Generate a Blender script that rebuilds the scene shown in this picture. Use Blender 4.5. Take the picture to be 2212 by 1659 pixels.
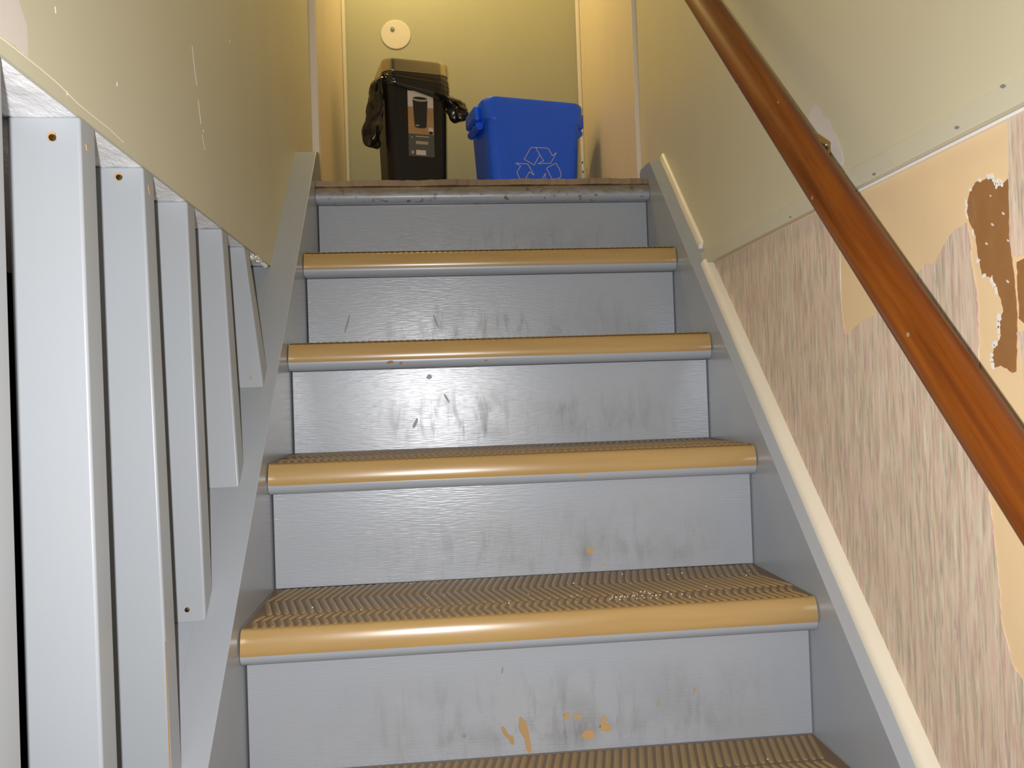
import bpy, bmesh, math, random
from mathutils import Vector, Matrix
from mathutils.geometry import tessellate_polygon

for o in list(bpy.data.objects):
    bpy.data.objects.remove(o, do_unlink=True)
S = bpy.context.scene
COL = S.collection
random.seed(7)

# ------------------------------------------------------------------ camera
YAW, PITCH, ROLL = 0.09037, 0.01586, -0.0339
CAM = Vector((0.27653, -0.88742, 0.5028))
fw0 = Vector((math.sin(YAW), math.cos(YAW), 0)); rt0 = Vector((math.cos(YAW), -math.sin(YAW), 0)); up0 = Vector((0, 0, 1))
FWD = fw0 * math.cos(PITCH) + up0 * math.sin(PITCH)
u2 = -fw0 * math.sin(PITCH) + up0 * math.cos(PITCH)
RGT = rt0 * math.cos(ROLL) + u2 * math.sin(ROLL)
UPV = -rt0 * math.sin(ROLL) + u2 * math.cos(ROLL)
cd = bpy.data.cameras.new('camera'); cam = bpy.data.objects.new('camera', cd); COL.objects.link(cam)
m = Matrix((RGT, UPV, -FWD)).transposed().to_4x4(); m.translation = CAM
cam.matrix_world = m
cd.sensor_width = 36; cd.sensor_fit = 'HORIZONTAL'; cd.lens = 36 * 1720 / 2212
cd.clip_start = 0.01; cd.clip_end = 60
S.camera = cam

# ------------------------------------------------------------------ light and exposure
W_ = bpy.data.worlds.new('world'); S.world = W_; W_.use_nodes = True
W_.node_tree.nodes['Background'].inputs[0].default_value = (1.0, 0.90, 0.75, 1)
W_.node_tree.nodes['Background'].inputs[1].default_value = 0.06

def area(name, loc, direction, size, power, color, shape='DISK', size_y=None):
    l = bpy.data.lights.new(name, 'AREA'); l.shape = shape; l.size = size
    if size_y: l.size_y = size_y
    l.energy = power; l.color = color
    o = bpy.data.objects.new(name, l); COL.objects.link(o); o.location = loc
    o.rotation_euler = Vector(direction).to_track_quat('-Z', 'Y').to_euler()
    return o

# the camera's own flash, just left of the lens
area('camera_flash', CAM + RGT * -0.037 + UPV * 0.008, FWD, 0.014, 15.2, (0.98, 0.98, 1.0), 'RECTANGLE', 0.008)
# bulb above the landing, out of frame
pl_ = bpy.data.lights.new('landing_lamp', 'POINT'); pl_.energy = 20.0; pl_.color = (1.0, 0.80, 0.36); pl_.shadow_soft_size = 0.07
lo_ = bpy.data.objects.new('landing_lamp', pl_); COL.objects.link(lo_); lo_.location = (0.22, 1.58, 2.42)

vs = S.view_settings
vs.view_transform = 'Standard'; vs.look = 'None'; vs.exposure = 0.0; vs.gamma = 1.0; vs.use_curve_mapping = False

# ------------------------------------------------------------------ dimensions (metres)
W = 0.80            # clear stair width
H, D, N = 0.20466, 0.20033, 0.03196   # rise, run, nosing overhang
K = H / D
SL, SR = 0.03837, 0.04244             # stringer top above the nosing line
XL, XR = -0.05, 0.84                  # wall faces
ZC = 0.7785                           # lower edge of the left wall
ZCE = 0.7795                           # basement ceiling
ZF = 5 * H + 0.003                    # landing floor
YB = 2.0                              # landing back wall
YA = -0.62                            # near end of what is built of the stairwell walls
ZT = 3.2                              # upper ceiling

# ------------------------------------------------------------------ materials
MATS = {}
class NT:
    def __init__(self, name):
        self.m = bpy.data.materials.new(name); self.m.use_nodes = True
        self.t = self.m.node_tree; self.b = self.t.nodes['Principled BSDF']; MATS[name] = self.m
        self.tc = self.n('ShaderNodeTexCoord')
    def n(self, typ, **kw):
        nd = self.t.nodes.new(typ)
        for k, v in kw.items(): setattr(nd, k, v)
        return nd
    def l(self, a, b): self.t.links.new(a, b)
    def mapping(self, scale=(1, 1, 1), loc=(0, 0, 0), rot=(0, 0, 0), src='Object'):
        mp = self.n('ShaderNodeMapping'); mp.inputs['Scale'].default_value = scale
        mp.inputs['Location'].default_value = loc; mp.inputs['Rotation'].default_value = rot
        self.l(self.tc.outputs[src], mp.inputs[0]); return mp.outputs[0]
    def noise(self, vec, scale=5, detail=4, rough=0.55, dist=0.0):
        nd = self.n('ShaderNodeTexNoise'); nd.inputs['Scale'].default_value = scale
        nd.inputs['Detail'].default_value = detail; nd.inputs['Roughness'].default_value = rough
        nd.inputs['Distortion'].default_value = dist
        self.l(vec, nd.inputs['Vector']); return nd.outputs['Fac']
    def ramp(self, fac, stops):
        r = self.n('ShaderNodeValToRGB'); e = r.color_ramp.elements
        while len(e) < len(stops): e.new(0.5)
        for el, (p, c) in zip(e, stops):
            el.position = p; el.color = (*c, 1) if len(c) == 3 else c
        self.l(fac, r.inputs[0]); return r.outputs[0]
    def math(self, op, a, b=None, clamp=False):
        nd = self.n('ShaderNodeMath', operation=op); nd.use_clamp = clamp
        for i, v in enumerate((a, b)):
            if v is None: continue
            if isinstance(v, (int, float)): nd.inputs[i].default_value = v
            else: self.l(v, nd.inputs[i])
        return nd.outputs[0]
    def mix(self, fac, a, b):
        nd = self.n('ShaderNodeMix', data_type='RGBA')
        for i, v in ((0, fac), (6, a), (7, b)):
            if isinstance(v, (int, float)): nd.inputs[i].default_value = v
            elif isinstance(v, tuple): nd.inputs[i].default_value = (*v, 1)
            else: self.l(v, nd.inputs[i])
        return nd.outputs[2]
    def color(self, c):
        if isinstance(c, tuple): self.b.inputs['Base Color'].default_value = (*c, 1)
        else: self.l(c, self.b.inputs['Base Color'])
    def set(self, **kw):
        for k, v in kw.items(): self.b.inputs[k.replace('_', ' ')].default_value = v
    def bump(self, h, strength=0.2, dist=0.002):
        nd = self.n('ShaderNodeBump'); nd.inputs['Strength'].default_value = strength
        nd.inputs['Distance'].default_value = dist
        self.l(h, nd.inputs['Height']); self.l(nd.outputs[0], self.b.inputs['Normal'])
    def sep(self, vec):
        s = self.n('ShaderNodeSeparateXYZ'); self.l(vec, s.inputs[0]); return s.outputs

GREY = (0.335, 0.355, 0.385)

def mat_grey(name, brush, base=GREY, rough=0.33, scuff=0.0, bump=0.25, spec=0.5):
    q = NT(name)
    v = q.mapping(brush)
    st = q.noise(v, 1.0, 5, 0.6)
    col = q.mix(q.math('MULTIPLY', st, 0.35), base, tuple(c * 0.93 for c in base))
    big = q.noise(q.mapping((3, 3, 3)), 1.5, 3)
    col = q.mix(q.ramp(big, [(0.45, (0, 0, 0)), (0.75, (0.18, 0.18, 0.18))]), col, (0.36, 0.33, 0.27))
    if scuff:
        gx, gy, gz = q.sep(q.tc.outputs['Generated'])
        low = q.ramp(gz, [(0.02, (0.35, 0.35, 0.35)), (0.18, (1, 1, 1)), (0.45, (0.75, 0.75, 0.75)), (0.85, (0, 0, 0))])
        mid = q.ramp(gx, [(0.08, (0, 0, 0)), (0.33, (0.75, 0.75, 0.75)), (0.62, (1, 1, 1)), (0.85, (0.45, 0.45, 0.45)), (0.97, (0.05, 0.05, 0.05))])
        oi = q.n('ShaderNodeObjectInfo')
        add = q.n('ShaderNodeVectorMath', operation='ADD')
        q.l(q.mapping((1, 1, 1)), add.inputs[0])
        cmb = q.n('ShaderNodeCombineXYZ'); q.l(q.math('MULTIPLY', oi.outputs['Random'], 20.0), cmb.inputs[0]); q.l(q.math('MULTIPLY', oi.outputs['Random'], 11.0), cmb.inputs[2])
        q.l(cmb.outputs[0], add.inputs[1])
        mp = q.n('ShaderNodeMapping'); mp.inputs['Scale'].default_value = (42, 1, 11); mp.inputs['Rotation'].default_value = (0, 0.25, 0)
        q.l(add.outputs[0], mp.inputs[0])
        streak = q.ramp(q.noise(mp.outputs[0], 1.0, 5, 0.65, 0.5), [(0.50, (0, 0, 0)), (0.72, (1, 1, 1))])
        blot = q.ramp(q.noise(add.outputs[0], 13, 3), [(0.40, (0, 0, 0)), (0.62, (1, 1, 1))])
        mask = q.math('MULTIPLY', q.math('MULTIPLY', low, mid), q.math('ADD', q.math('MULTIPLY', streak, 0.55), q.math('MULTIPLY', blot, 0.30)), True)
        mask = q.math('MULTIPLY', mask, scuff)
        col = q.mix(mask, col, (0.14, 0.135, 0.12))
        q.l(q.math('ADD', q.math('MULTIPLY', mask, 0.3), rough), q.b.inputs['Roughness'])
    else:
        q.set(Roughness=rough)
    q.color(col)
    q.set(Specular_IOR_Level=spec)
    fine = q.noise(q.mapping(tuple(b * 3 for b in brush)), 1.0, 1.0, 0.5)
    q.bump(fine, bump, 0.0006)
    return q.m

mat_grey('riser_paint', (14, 40, 160), rough=0.31, scuff=1.15, bump=0.42, spec=0.72)
mat_grey('baluster_paint', (90, 90, 5), base=(0.35, 0.37, 0.388), rough=0.36, bump=0.07)
mat_grey('stringer_paint', (30, 12, 12), rough=0.27, bump=0.05)
mat_grey('tread_paint', (6, 90, 90), rough=0.34, bump=0.07)

q = NT('worn_nosing')            # top nosing: grey paint rubbed off along the upper edge
ox, oy, oz = q.sep(q.tc.outputs['Object'])
edge = q.ramp(q.math('ADD', q.math('MULTIPLY', q.math('SUBTRACT', oz, -0.047), 42.0), q.math('MULTIPLY', q.math('SUBTRACT', q.noise(q.mapping((25, 60, 60)), 1.0, 5, 0.65), 0.5), 1.6)), [(0.30, (0, 0, 0)), (0.75, (0.75, 0.75, 0.75)), (1.0, (1, 1, 1))])
spots = q.ramp(q.noise(q.mapping((55, 80, 90)), 1.0, 3, 0.6), [(0.60, (0, 0, 0)), (0.68, (1, 1, 1))])
col = q.mix(edge, GREY, q.mix(q.noise(q.mapping((30, 30, 30)), 1, 4), (0.17, 0.13, 0.085), (0.25, 0.21, 0.15)))
q.color(q.mix(q.math('MULTIPLY', spots, 0.8), col, (0.11, 0.055, 0.03)))
q.set(Roughness=0.34, Specular_IOR_Level=0.5)

def mat_wall(name, base, rough=0.55, mottled=0.06, bump=0.12, spec=0.35):
    q = NT(name)
    a = q.noise(q.mapping((2, 2, 0.8)), 2.2, 4)
    col = q.mix(q.ramp(a, [(0.35, (0, 0, 0)), (0.7, (1, 1, 1))]), base, tuple(c * (1 - mottled) for c in base))
    sp = q.ramp(q.noise(q.mapping((60, 60, 60)), 1.0, 2), [(0.76, (0, 0, 0)), (0.80, (0.5, 0.5, 0.5))])
    q.color(q.mix(sp, col, tuple(c * 0.72 for c in base)))
    q.set(Roughness=rough, Specular_IOR_Level=spec)
    q.bump(q.noise(q.mapping((120, 120, 120)), 1.0, 3), bump, 0.0008)
    return q.m
mat_wall('cream_wall', (0.58, 0.545, 0.40))
mat_wall('cream_panel', (0.64, 0.58, 0.405), rough=0.42)
mat_wall('beige_jamb', (0.74, 0.63, 0.46), rough=0.45)
mat_wall('back_wall_paint', (0.38, 0.36, 0.23), rough=0.5)
mat_wall('cream_trim', (0.79, 0.71, 0.56), rough=0.35, mottled=0.10)
mat_wall('white_trim', (0.74, 0.66, 0.53), rough=0.4)
mat_wall('strip_paint', (0.62, 0.57, 0.42), rough=0.4)
mat_wall('spackle', (0.66, 0.60, 0.54), rough=0.8)
mat_wall('plate_plastic', (0.62, 0.55, 0.45), rough=0.5, mottled=0.02)
mat_wall('white_paint', (0.80, 0.78, 0.72), rough=0.6)
mat_wall('backing_paper', (0.80, 0.585, 0.335), rough=0.75, mottled=0.08, spec=0.2)
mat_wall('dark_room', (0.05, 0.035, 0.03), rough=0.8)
mat_wall('bare_wood', (0.47, 0.29, 0.13), rough=0.6, mottled=0.3)
mat_wall('lip_wood', (0.30, 0.20, 0.11), rough=0.6, mottled=0.4)

q = NT('torn_brown')
a = q.noise(q.mapping((40, 40, 25)), 1.0, 5, 0.6, 0.4)
q.color(q.ramp(a, [(0.35, (0.29, 0.13, 0.035)), (0.60, (0.31, 0.145, 0.045)), (0.75, (0.36, 0.24, 0.16))])); q.set(Roughness=0.75)

q = NT('popcorn')
q.color((0.95, 0.95, 0.955)); q.set(Roughness=0.9)
q.bump(q.noise(q.mapping((170, 60, 170)), 1.0, 2, 0.6), 0.5, 0.003)

q = NT('wallpaper')              # fine upright streaks of beige, pink, grey and green
s1 = q.noise(q.mapping((1, 150, 13)), 1.0, 4, 0.6)
s2 = q.noise(q.mapping((1, 190, 16), (3, 7, 2)), 1.0, 3, 0.6)
s3 = q.noise(q.mapping((1, 60, 6), (9, 1, 5)), 1.0, 3, 0.6)
s4 = q.noise(q.mapping((1, 260, 20), (5, 3, 8)), 1.0, 3, 0.6)
base = q.ramp(s1, [(0.28, (0.48, 0.39, 0.28)), (0.42, (0.62, 0.49, 0.34)), (0.50, (0.67, 0.525, 0.385)), (0.60, (0.71, 0.59, 0.45)), (0.74, (0.80, 0.71, 0.57))])
base = q.mix(q.ramp(s2, [(0.53, (0, 0, 0)), (0.63, (0.75, 0.75, 0.75))]), base, (0.60, 0.35, 0.31))
base = q.mix(q.ramp(s4, [(0.36, (0.8, 0.8, 0.8)), (0.47, (0, 0, 0))]), base, (0.38, 0.36, 0.28))
base = q.mix(q.ramp(s3, [(0.50, (0, 0, 0)), (0.64, (0.5, 0.5, 0.5))]), base, (0.76, 0.58, 0.45))
q.color(base); q.set(Roughness=0.6, Specular_IOR_Level=0.3)
q.bump(s1, 0.25, 0.0006)

q = NT('vinyl')
a = q.noise(q.mapping((4, 40, 40)), 1.0, 4)
q.color(q.mix(q.ramp(a, [(0.35, (0, 0, 0)), (0.7, (1, 1, 1))]), (0.43, 0.275, 0.105), (0.37, 0.23, 0.085)))
q.set(Roughness=0.27, Specular_IOR_Level=0.5)
q.bump(q.noise(q.mapping((9, 60, 60)), 1.0, 3), 0.05, 0.001)

q = NT('vinyl_ribs')
a = q.noise(q.mapping((14, 14, 14)), 1.0, 4)
q.color(q.mix(a, (0.26, 0.165, 0.062), (0.34, 0.22, 0.085)))
q.set(Roughness=0.40, Specular_IOR_Level=0.35)
q = NT('vinyl_ground')
q.color((0.155, 0.10, 0.05)); q.set(Roughness=0.5)

q = NT('rail_wood')
ax = q.mapping(rot=(-math.atan(1.0634), 0, 0))
def along(sc):
    mp = q.n('ShaderNodeMapping'); mp.inputs['Scale'].default_value = sc; q.l(ax, mp.inputs[0]); return mp.outputs[0]
g = q.noise(along((70, 3.0, 70)), 1.0, 6, 0.6, 0.3)
g2 = q.noise(along((12, 1.6, 12)), 1.0, 3)
c1 = q.ramp(g, [(0.30, (0.085, 0.020, 0.003)), (0.48, (0.165, 0.043, 0.005)), (0.62, (0.215, 0.062, 0.007)), (0.78, (0.27, 0.10, 0.018))])
q.color(q.mix(q.ramp(g2, [(0.4, (0, 0, 0)), (0.7, (0.55, 0.55, 0.55))]), c1, (0.13, 0.030, 0.004)))
q.set(Roughness=0.45, Specular_IOR_Level=0.10, Coat_Weight=0.16, Coat_Roughness=0.12)

def simple(name, c, rough=0.5, metal=0.0, spec=0.5, noise=0.0):
    q = NT(name)
    if noise:
        q.color(q.mix(q.noise(q.mapping((30, 30, 30)), 1, 3), c, tuple(x * (1 - noise) for x in c)))
    else: q.color(c)
    q.set(Roughness=rough, Metallic=metal, Specular_IOR_Level=spec); return q.m
simple('bin_black', (0.010, 0.009, 0.0095), 0.42, spec=0.35)
simple('steel', (0.42, 0.38, 0.32), 0.25, 1.0)
simple('brass', (0.45, 0.30, 0.10), 0.3, 1.0)
simple('dark_screw', (0.16, 0.10, 0.04), 0.35, 1.0)
simple('bag_black', (0.012, 0.010, 0.009), 0.22, spec=0.6)
simple('bin_blue', (0.012, 0.125, 0.95), 0.42, noise=0.12)
simple('bin_blue_inside', (0.010, 0.08, 0.45), 0.5)
simple('logo_white', (0.62, 0.58, 0.50), 0.5)
simple('print_white', (0.55, 0.50, 0.46), 0.5)
simple('print_wood', (0.42, 0.25, 0.11), 0.5, noise=0.3)
simple('print_grey', (0.075, 0.075, 0.07), 0.5)
simple('print_black', (0.010, 0.010, 0.010), 0.5)
simple('print_line', (0.36, 0.31, 0.23), 0.5)
simple('grey_dot', (0.22, 0.24, 0.21), 0.5)
simple('crumb_white', (0.75, 0.70, 0.60), 0.7)
simple('landing_floor', (0.33, 0.23, 0.13), 0.5, noise=0.3)
simple('basement_floor', (0.10, 0.08, 0.065), 0.7, noise=0.3)

# ------------------------------------------------------------------ mesh helpers
def finish(me, smooth):
    if smooth:
        for p in me.polygons: p.use_smooth = True
        me.set_sharp_from_angle(angle=math.radians(smooth))

def weighted(o):
    md = o.modifiers.new('weighted_normals', 'WEIGHTED_NORMAL'); md.keep_sharp = True; md.weight = 50; md.mode = 'FACE_AREA'

def mesh_obj(name, bm, mat, parent=None, smooth=40, origin=None):
    if origin is not None: bmesh.ops.translate(bm, vec=-Vector(origin), verts=bm.verts)
    bmesh.ops.recalc_face_normals(bm, faces=bm.faces)
    me = bpy.data.meshes.new(name); bm.to_mesh(me); bm.free()
    me.materials.append(MATS[mat] if isinstance(mat, str) else mat)
    finish(me, smooth)
    o = bpy.data.objects.new(name, me); COL.objects.link(o)
    if smooth: weighted(o)
    if origin is not None: o.location = origin
    if parent is not None:
        o.parent = parent
        pl = Vector((0, 0, 0)); q_ = parent
        while q_ is not None: pl += q_.location; q_ = q_.parent
        o.location = Vector(origin if origin is not None else (0, 0, 0)) - pl
    return o

def empty(name, loc=(0, 0, 0)):
    o = bpy.data.objects.new(name, None); COL.objects.link(o); o.location = loc; o.empty_display_size = 0.1; return o

def tag(o, label=None, cat=None, group=None, kind=None):
    if label: o['label'] = label
    if cat: o['category'] = cat
    if group: o['group'] = group
    if kind: o['kind'] = kind
    return o

def bm_hull8(v, bevel=0.0, seg=2):
    bm = bmesh.new(); vs_ = [bm.verts.new(p) for p in v]
    for f in ((0, 1, 2, 3), (7, 6, 5, 4), (0, 4, 5, 1), (1, 5, 6, 2), (2, 6, 7, 3), (3, 7, 4, 0)):
        bm.faces.new([vs_[i] for i in f])
    if bevel: bmesh.ops.bevel(bm, geom=list(bm.edges), offset=bevel, segments=seg, profile=0.5, affect='EDGES')
    return bm
def bm_box(x0, x1, y0, y1, z0, z1, bevel=0.0, seg=2):
    return bm_hull8([(x0, y0, z0), (x1, y0, z0), (x1, y1, z0), (x0, y1, z0), (x0, y0, z1), (x1, y0, z1), (x1, y1, z1), (x0, y1, z1)], bevel, seg)
def bm_prism_x(prof, x0, x1, bevel=0.0, bm=None, steps=1):
    """closed (y,z) profile pushed along x"""
    bm = bm or bmesh.new()
    rings = []
    for i in range(steps + 1):
        x = x0 + (x1 - x0) * i / steps
        rings.append([bm.verts.new((x, y, z)) for y, z in prof])
    n = len(prof)
    for a, b in zip(rings[:-1], rings[1:]):
        for i in range(n): bm.faces.new((a[i], a[(i + 1) % n], b[(i + 1) % n], b[i]))
    bm.faces.new(rings[0]); bm.faces.new(rings[-1][::-1])
    if bevel:
        es = [e for e in bm.edges if e.is_boundary is False]
        bmesh.ops.bevel(bm, geom=es, offset=bevel, segments=2, profile=0.5, affect='EDGES')
    return bm
def bm_tube(pts, radii, sides=16, bm=None, cap=True, scale=(1, 1)):
    bm = bm or bmesh.new(); rings = []
    if not isinstance(radii, (list, tuple)): radii = [radii] * len(pts)
    pts = [Vector(p) for p in pts]
    ref = None
    for i, p in enumerate(pts):
        t = (pts[min(i + 1, len(pts) - 1)] - pts[max(i - 1, 0)]).normalized()
        if ref is None: ref = Vector((0, 0, 1)) if abs(t.z) < 0.9 else Vector((1, 0, 0))
        a = t.cross(ref).normalized(); b = a.cross(t).normalized(); ref = b
        rings.append([bm.verts.new(p + (a * math.cos(2 * math.pi * k / sides) * scale[0] + b * math.sin(2 * math.pi * k / sides) * scale[1]) * radii[i]) for k in range(sides)])
    for r0, r1 in zip(rings[:-1], rings[1:]):
        for k in range(sides): bm.faces.new((r0[k], r0[(k + 1) % sides], r1[(k + 1) % sides], r1[k]))
    if cap: bm.faces.new(rings[0][::-1]); bm.faces.new(rings[-1])
    return bm
def jag(poly, amp, step, seed=1, closed=True):
    """subdivide an outline and roughen it like torn paper"""
    rnd = random.Random(seed); out = []
    for (a, b) in zip(poly, poly[1:] + (poly[:1] if closed else [])):
        L = math.hypot(b[0] - a[0], b[1] - a[1]); n = max(1, int(L / step))
        for i in range(n):
            t = i / n
            out.append((a[0] + (b[0] - a[0]) * t + rnd.uniform(-amp, amp), a[1] + (b[1] - a[1]) * t + rnd.uniform(-amp, amp)))
    return out
def bm_sheet_x(poly, x, thick, side):
    """sheet of (y,z) outline on a wall plane x, raised by thick towards side"""
    bm = bmesh.new()
    a = [bm.verts.new((x, y, z)) for y, z in poly]; b = [bm.verts.new((x + side * thick, y, z)) for y, z in poly]
    n = len(poly)
    for t3 in tessellate_polygon([[Vector((y, z, 0)) for y, z in poly]]):
        bm.faces.new([b[i] for i in t3])
    for i in range(n): bm.faces.new((a[i], a[(i + 1) % n], b[(i + 1) % n], b[i]))
    return bm
def bm_sheet_y(poly, y, thick):
    """sheet of (x,z) outline on a plane facing -y"""
    bm = bmesh.new()
    a = [bm.verts.new((x, y, z)) for x, z in poly]; b = [bm.verts.new((x, y - thick, z)) for x, z in poly]
    n = len(poly); bm.faces.new(a); bm.faces.new(b[::-1])
    for i in range(n): bm.faces.new((a[i], a[(i + 1) % n], b[(i + 1) % n], b[i]))
    bmesh.ops.triangulate(bm, faces=[f for f in bm.faces if len(f.verts) > 4])
    return bm
def ellipse(cx, cz, rx, rz, n=20, rot=0.0, rough=0.0, seed=3):
    rnd = random.Random(seed); o = []
    for i in range(n):
        a = 2 * math.pi * i / n; s = 1 + rnd.uniform(-rough, rough)
        x, z = rx * math.cos(a) * s, rz * math.sin(a) * s
        o.append((cx + x * math.cos(rot) - z * math.sin(rot), cz + x * math.sin(rot) + z * math.cos(rot)))
    return o

# ------------------------------------------------------------------ room shell
def shell(name, bm, mat, smooth=0):
    return tag(mesh_obj(name, bm, mat, smooth=smooth), kind='structure')

wall_left = shell('wall_left', bm_box(XL - 0.004, XL, YA, 1.325, ZC, ZT), 'cream_wall')
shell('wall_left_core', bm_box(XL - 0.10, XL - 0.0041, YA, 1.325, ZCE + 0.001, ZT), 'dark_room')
wall_right = shell('wall_right', bm_box(XR, XR + 0.10, YA, 1.21, -1.3, ZT), 'backing_paper')
wall_back = shell('wall_back', bm_box(-0.25, 1.05, YB, YB + 0.1, ZF - 0.3, ZT), 'back_wall_paint')
wall_landing_left = shell('wall_landing_left', bm_box(XL - 0.10, -0.031, 1.345, YB - 0.0005, ZF - 0.2, ZT), 'beige_jamb')
wall_landing_right = shell('wall_landing_right', bm_box(0.832, XR + 0.10, 1.2255, YB - 0.0005, ZF - 0.2, ZT), 'beige_jamb')
floor = shell('floor', bm_box(-0.028, 0.829, 1.03, YB - 0.001, ZF - 0.03, ZF), 'landing_floor')
ceiling = shell('ceiling', bm_box(-0.3, 1.1, YA, YB + 0.1, ZT + 0.001, ZT + 0.05), 'white_paint')

# left basement room seen through the gaps: textured ceiling, dark walls
bm = bmesh.new()
nx, ny = 60, 150
g = {}
rnd = random.Random(3)
for i in range(nx + 1):
    for j in range(ny + 1):
        x = XL - 0.0045 - 0.5015 * i / nx; y = -0.75 + 1.50 * j / ny
        g[i, j] = bm.verts.new((x, y, ZCE - (0 if i < 1 else rnd.random() ** 2 * 0.0022)))
for i in range(nx):
    for j in range(ny): bm.faces.new((g[i, j], g[i + 1, j], g[i + 1, j + 1], g[i, j + 1]))
cb = shell('ceiling_basement', bm, 'popcorn', smooth=60)
shell('ceiling_basement_far', bm_box(-3.2, -0.556, -1.4, 4.6, ZCE - 0.001, ZCE + 0.03), 'dark_room')  # far ceiling coloured dark in place of shade, so the gaps stay black
shell('ceiling_basement_back', bm_box(-0.556, -0.16, 0.75, 4.6, ZCE - 0.001, ZCE + 0.03), 'dark_room')  # same ceiling further back, its lack of light painted as dark colour
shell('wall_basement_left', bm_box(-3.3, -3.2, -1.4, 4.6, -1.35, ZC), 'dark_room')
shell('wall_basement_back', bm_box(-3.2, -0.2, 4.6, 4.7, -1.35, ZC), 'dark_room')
shell('floor_basement', bm_box(-3.3, 1.0, -3.2, 4.6, -1.40, -1.35), 'basement_floor')

# trims
def trim(i, bm, mat, smooth=40): return shell('trim_%d' % i, bm, mat, smooth)
trim(1, bm_box(XL - 0.08, -0.0315, 1.3255, 1.3445, ZF, ZT - 0.001, 0.002), 'white_trim')     # edge of left opening
trim(2, bm_box(0.8255, XR + 0.06, 1.2105, 1.225, ZF, ZT - 0.001, 0.002), 'white_trim')       # edge of right opening
trim(3, bm_box(-0.0305, -0.018, YB - 0.035, YB - 0.0005, ZF, ZT - 0.001, 0.003), 'strip_paint')
trim(4, bm_box(0.819, 0.8315, YB - 0.02, YB - 0.0005, ZF, ZT - 0.001, 0.003), 'white_trim')
# horizontal strip along the right wall
st = trim(5, bm_box(XR - 0.013, XR - 0.0003, YA, 0.752, 0.7615, 0.7895, 0.0025), 'strip_paint')
mesh_obj('caulk_line', bm_box(XR - 0.004, XR - 0.0002, YA, 0.12, 0.7575, 0.7613, 0.0006), 'white_paint', st)
for (yy, zz) in ((0.06, 0.766), (-0.10, 0.770), (-0.17, 0.786), (0.30, 0.767)):
    mesh_obj('paint_chip', bm_sheet_x(ellipse(yy, zz, 0.004, 0.0018, 8, 0.2, 0.3, int(abs(yy) * 100)), XR - 0.0131, 0.0004, -1), 'grey_dot', st, 0)

# upper cream panel of the right wall, and the papers below the strip
mesh_obj('painted_panel', bm_box(XR - 0.0025, XR - 0.0001, YA, 1.2095, 0.7898, ZT - 0.001), 'cream_panel', wall_right, 0)
spk = [(0.2370, 0.9150), (0.2255, 0.9145), (0.2110, 0.8990), (0.1900, 0.8800), (0.1660, 0.8440), (0.1520, 0.8120), (0.1575, 0.8060), (0.1850, 0.8100), (0.2300, 0.8250), (0.2650, 0.8500), (0.2600, 0.8900)]
mesh_obj('spackle_patch', bm_sheet_x(jag(spk, 0.0012, 0.006, 5), XR - 0.0026, 0.0004, -1), 'spackle', wall_right, 0)

seam = [(0.1775, 0.7590), (0.1764, 0.6967), (0.1785, 0.6158), (0.1723, 0.5725), (0.1763, 0.4269), (0.1814, 0.2839), (0.1882, 0.0699), (0.195, -0.35)]
# left sheet: strip down to the stringer
left_sheet = [(0.738, 0.7592)] + [s for s in seam if s[1] > 0.19] + [(yy, K * yy + SR - 0.03) for yy in (0.19, 0.3, 0.45, 0.6, 0.7)]
mesh_obj('wallpaper_sheet', bm_sheet_x(left_sheet, XR - 0.0002, 0.0008, -1), 'wallpaper', wall_right, 0)
tear = [(0.1723, 0.5725), (0.1519, 0.5785), (0.1296, 0.5871), (0.1063, 0.5903), (0.0848, 0.5982), (0.0311, 0.6170), (-0.0028, 0.6314), (-0.0185, 0.6396), (-0.0340, 0.6380), (-0.0678, 0.6667), (-0.0911, 0.6712)]
s2r = [(-0.0926, 0.6709), (-0.0968, 0.6449), (-0.0959, 0.6304), (-0.1002, 0.6062), (-0.1037, 0.5824), (-0.1021, 0.5345), (-0.1020, 0.4895), (-0.1104, 0.3984), (-0.1080, 0.3829), (-0.1113, 0.3590), (-0.1170, 0.3078), (-0.1185, 0.2558), (-0.1320, 0.2175), (-0.1459, 0.2053), (-0.1942, 0.1508)]
mid = [s for s in seam if s[1] < 0.57 and s[1] > 0.19]
body = jag(tear + s2r, 0.0011, 0.006, 2, False)
mid_sheet = body + [(-0.26, 0.10), (-0.36, 0.02), (-0.46, -0.02), (-0.46, K * -0.46 + SR - 0.03), (-0.3, K * -0.3 + SR - 0.03), (-0.1, K * -0.1 + SR - 0.03), (0.08, K * 0.08 + SR - 0.03), (0.184, K * 0.184 + SR - 0.03)] + [(y - 0.0004, z) for y, z in mid[::-1]]
mesh_obj('wallpaper_sheet', bm_sheet_x(mid_sheet, XR - 0.0002, 0.0009, -1), 'wallpaper', wall_right, 0)
s3 = [(-0.1544, 0.7590), (-0.1576, 0.7500), (-0.1565, 0.7001), (-0.1544, 0.6449), (-0.1560, 0.6240), (-0.168, 0.6215), (-0.1950, 0.6230), (-0.40, 0.60), (-0.40, 0.7590)]
mesh_obj('wallpaper_sheet', bm_sheet_x(jag(s3[:6], 0.0008, 0.006, 4, False) + s3[6:], XR - 0.0002, 0.0010, -1), 'wallpaper', wall_right, 0)
s4 = [(-0.1585, 0.548), (-0.1640, 0.520), (-0.1660, 0.46), (-0.1700, 0.40), (-0.1850, 0.33), (-0.22, 0.28), (-0.40, 0.25), (-0.40, 0.54), (-0.20, 0.552)]
mesh_obj('wallpaper_sheet', bm_sheet_x(jag(s4[:6], 0.0010, 0.006, 6, False) + s4[6:], XR - 0.0002, 0.0010, -1), 'wallpaper', wall_right, 0)
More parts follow.
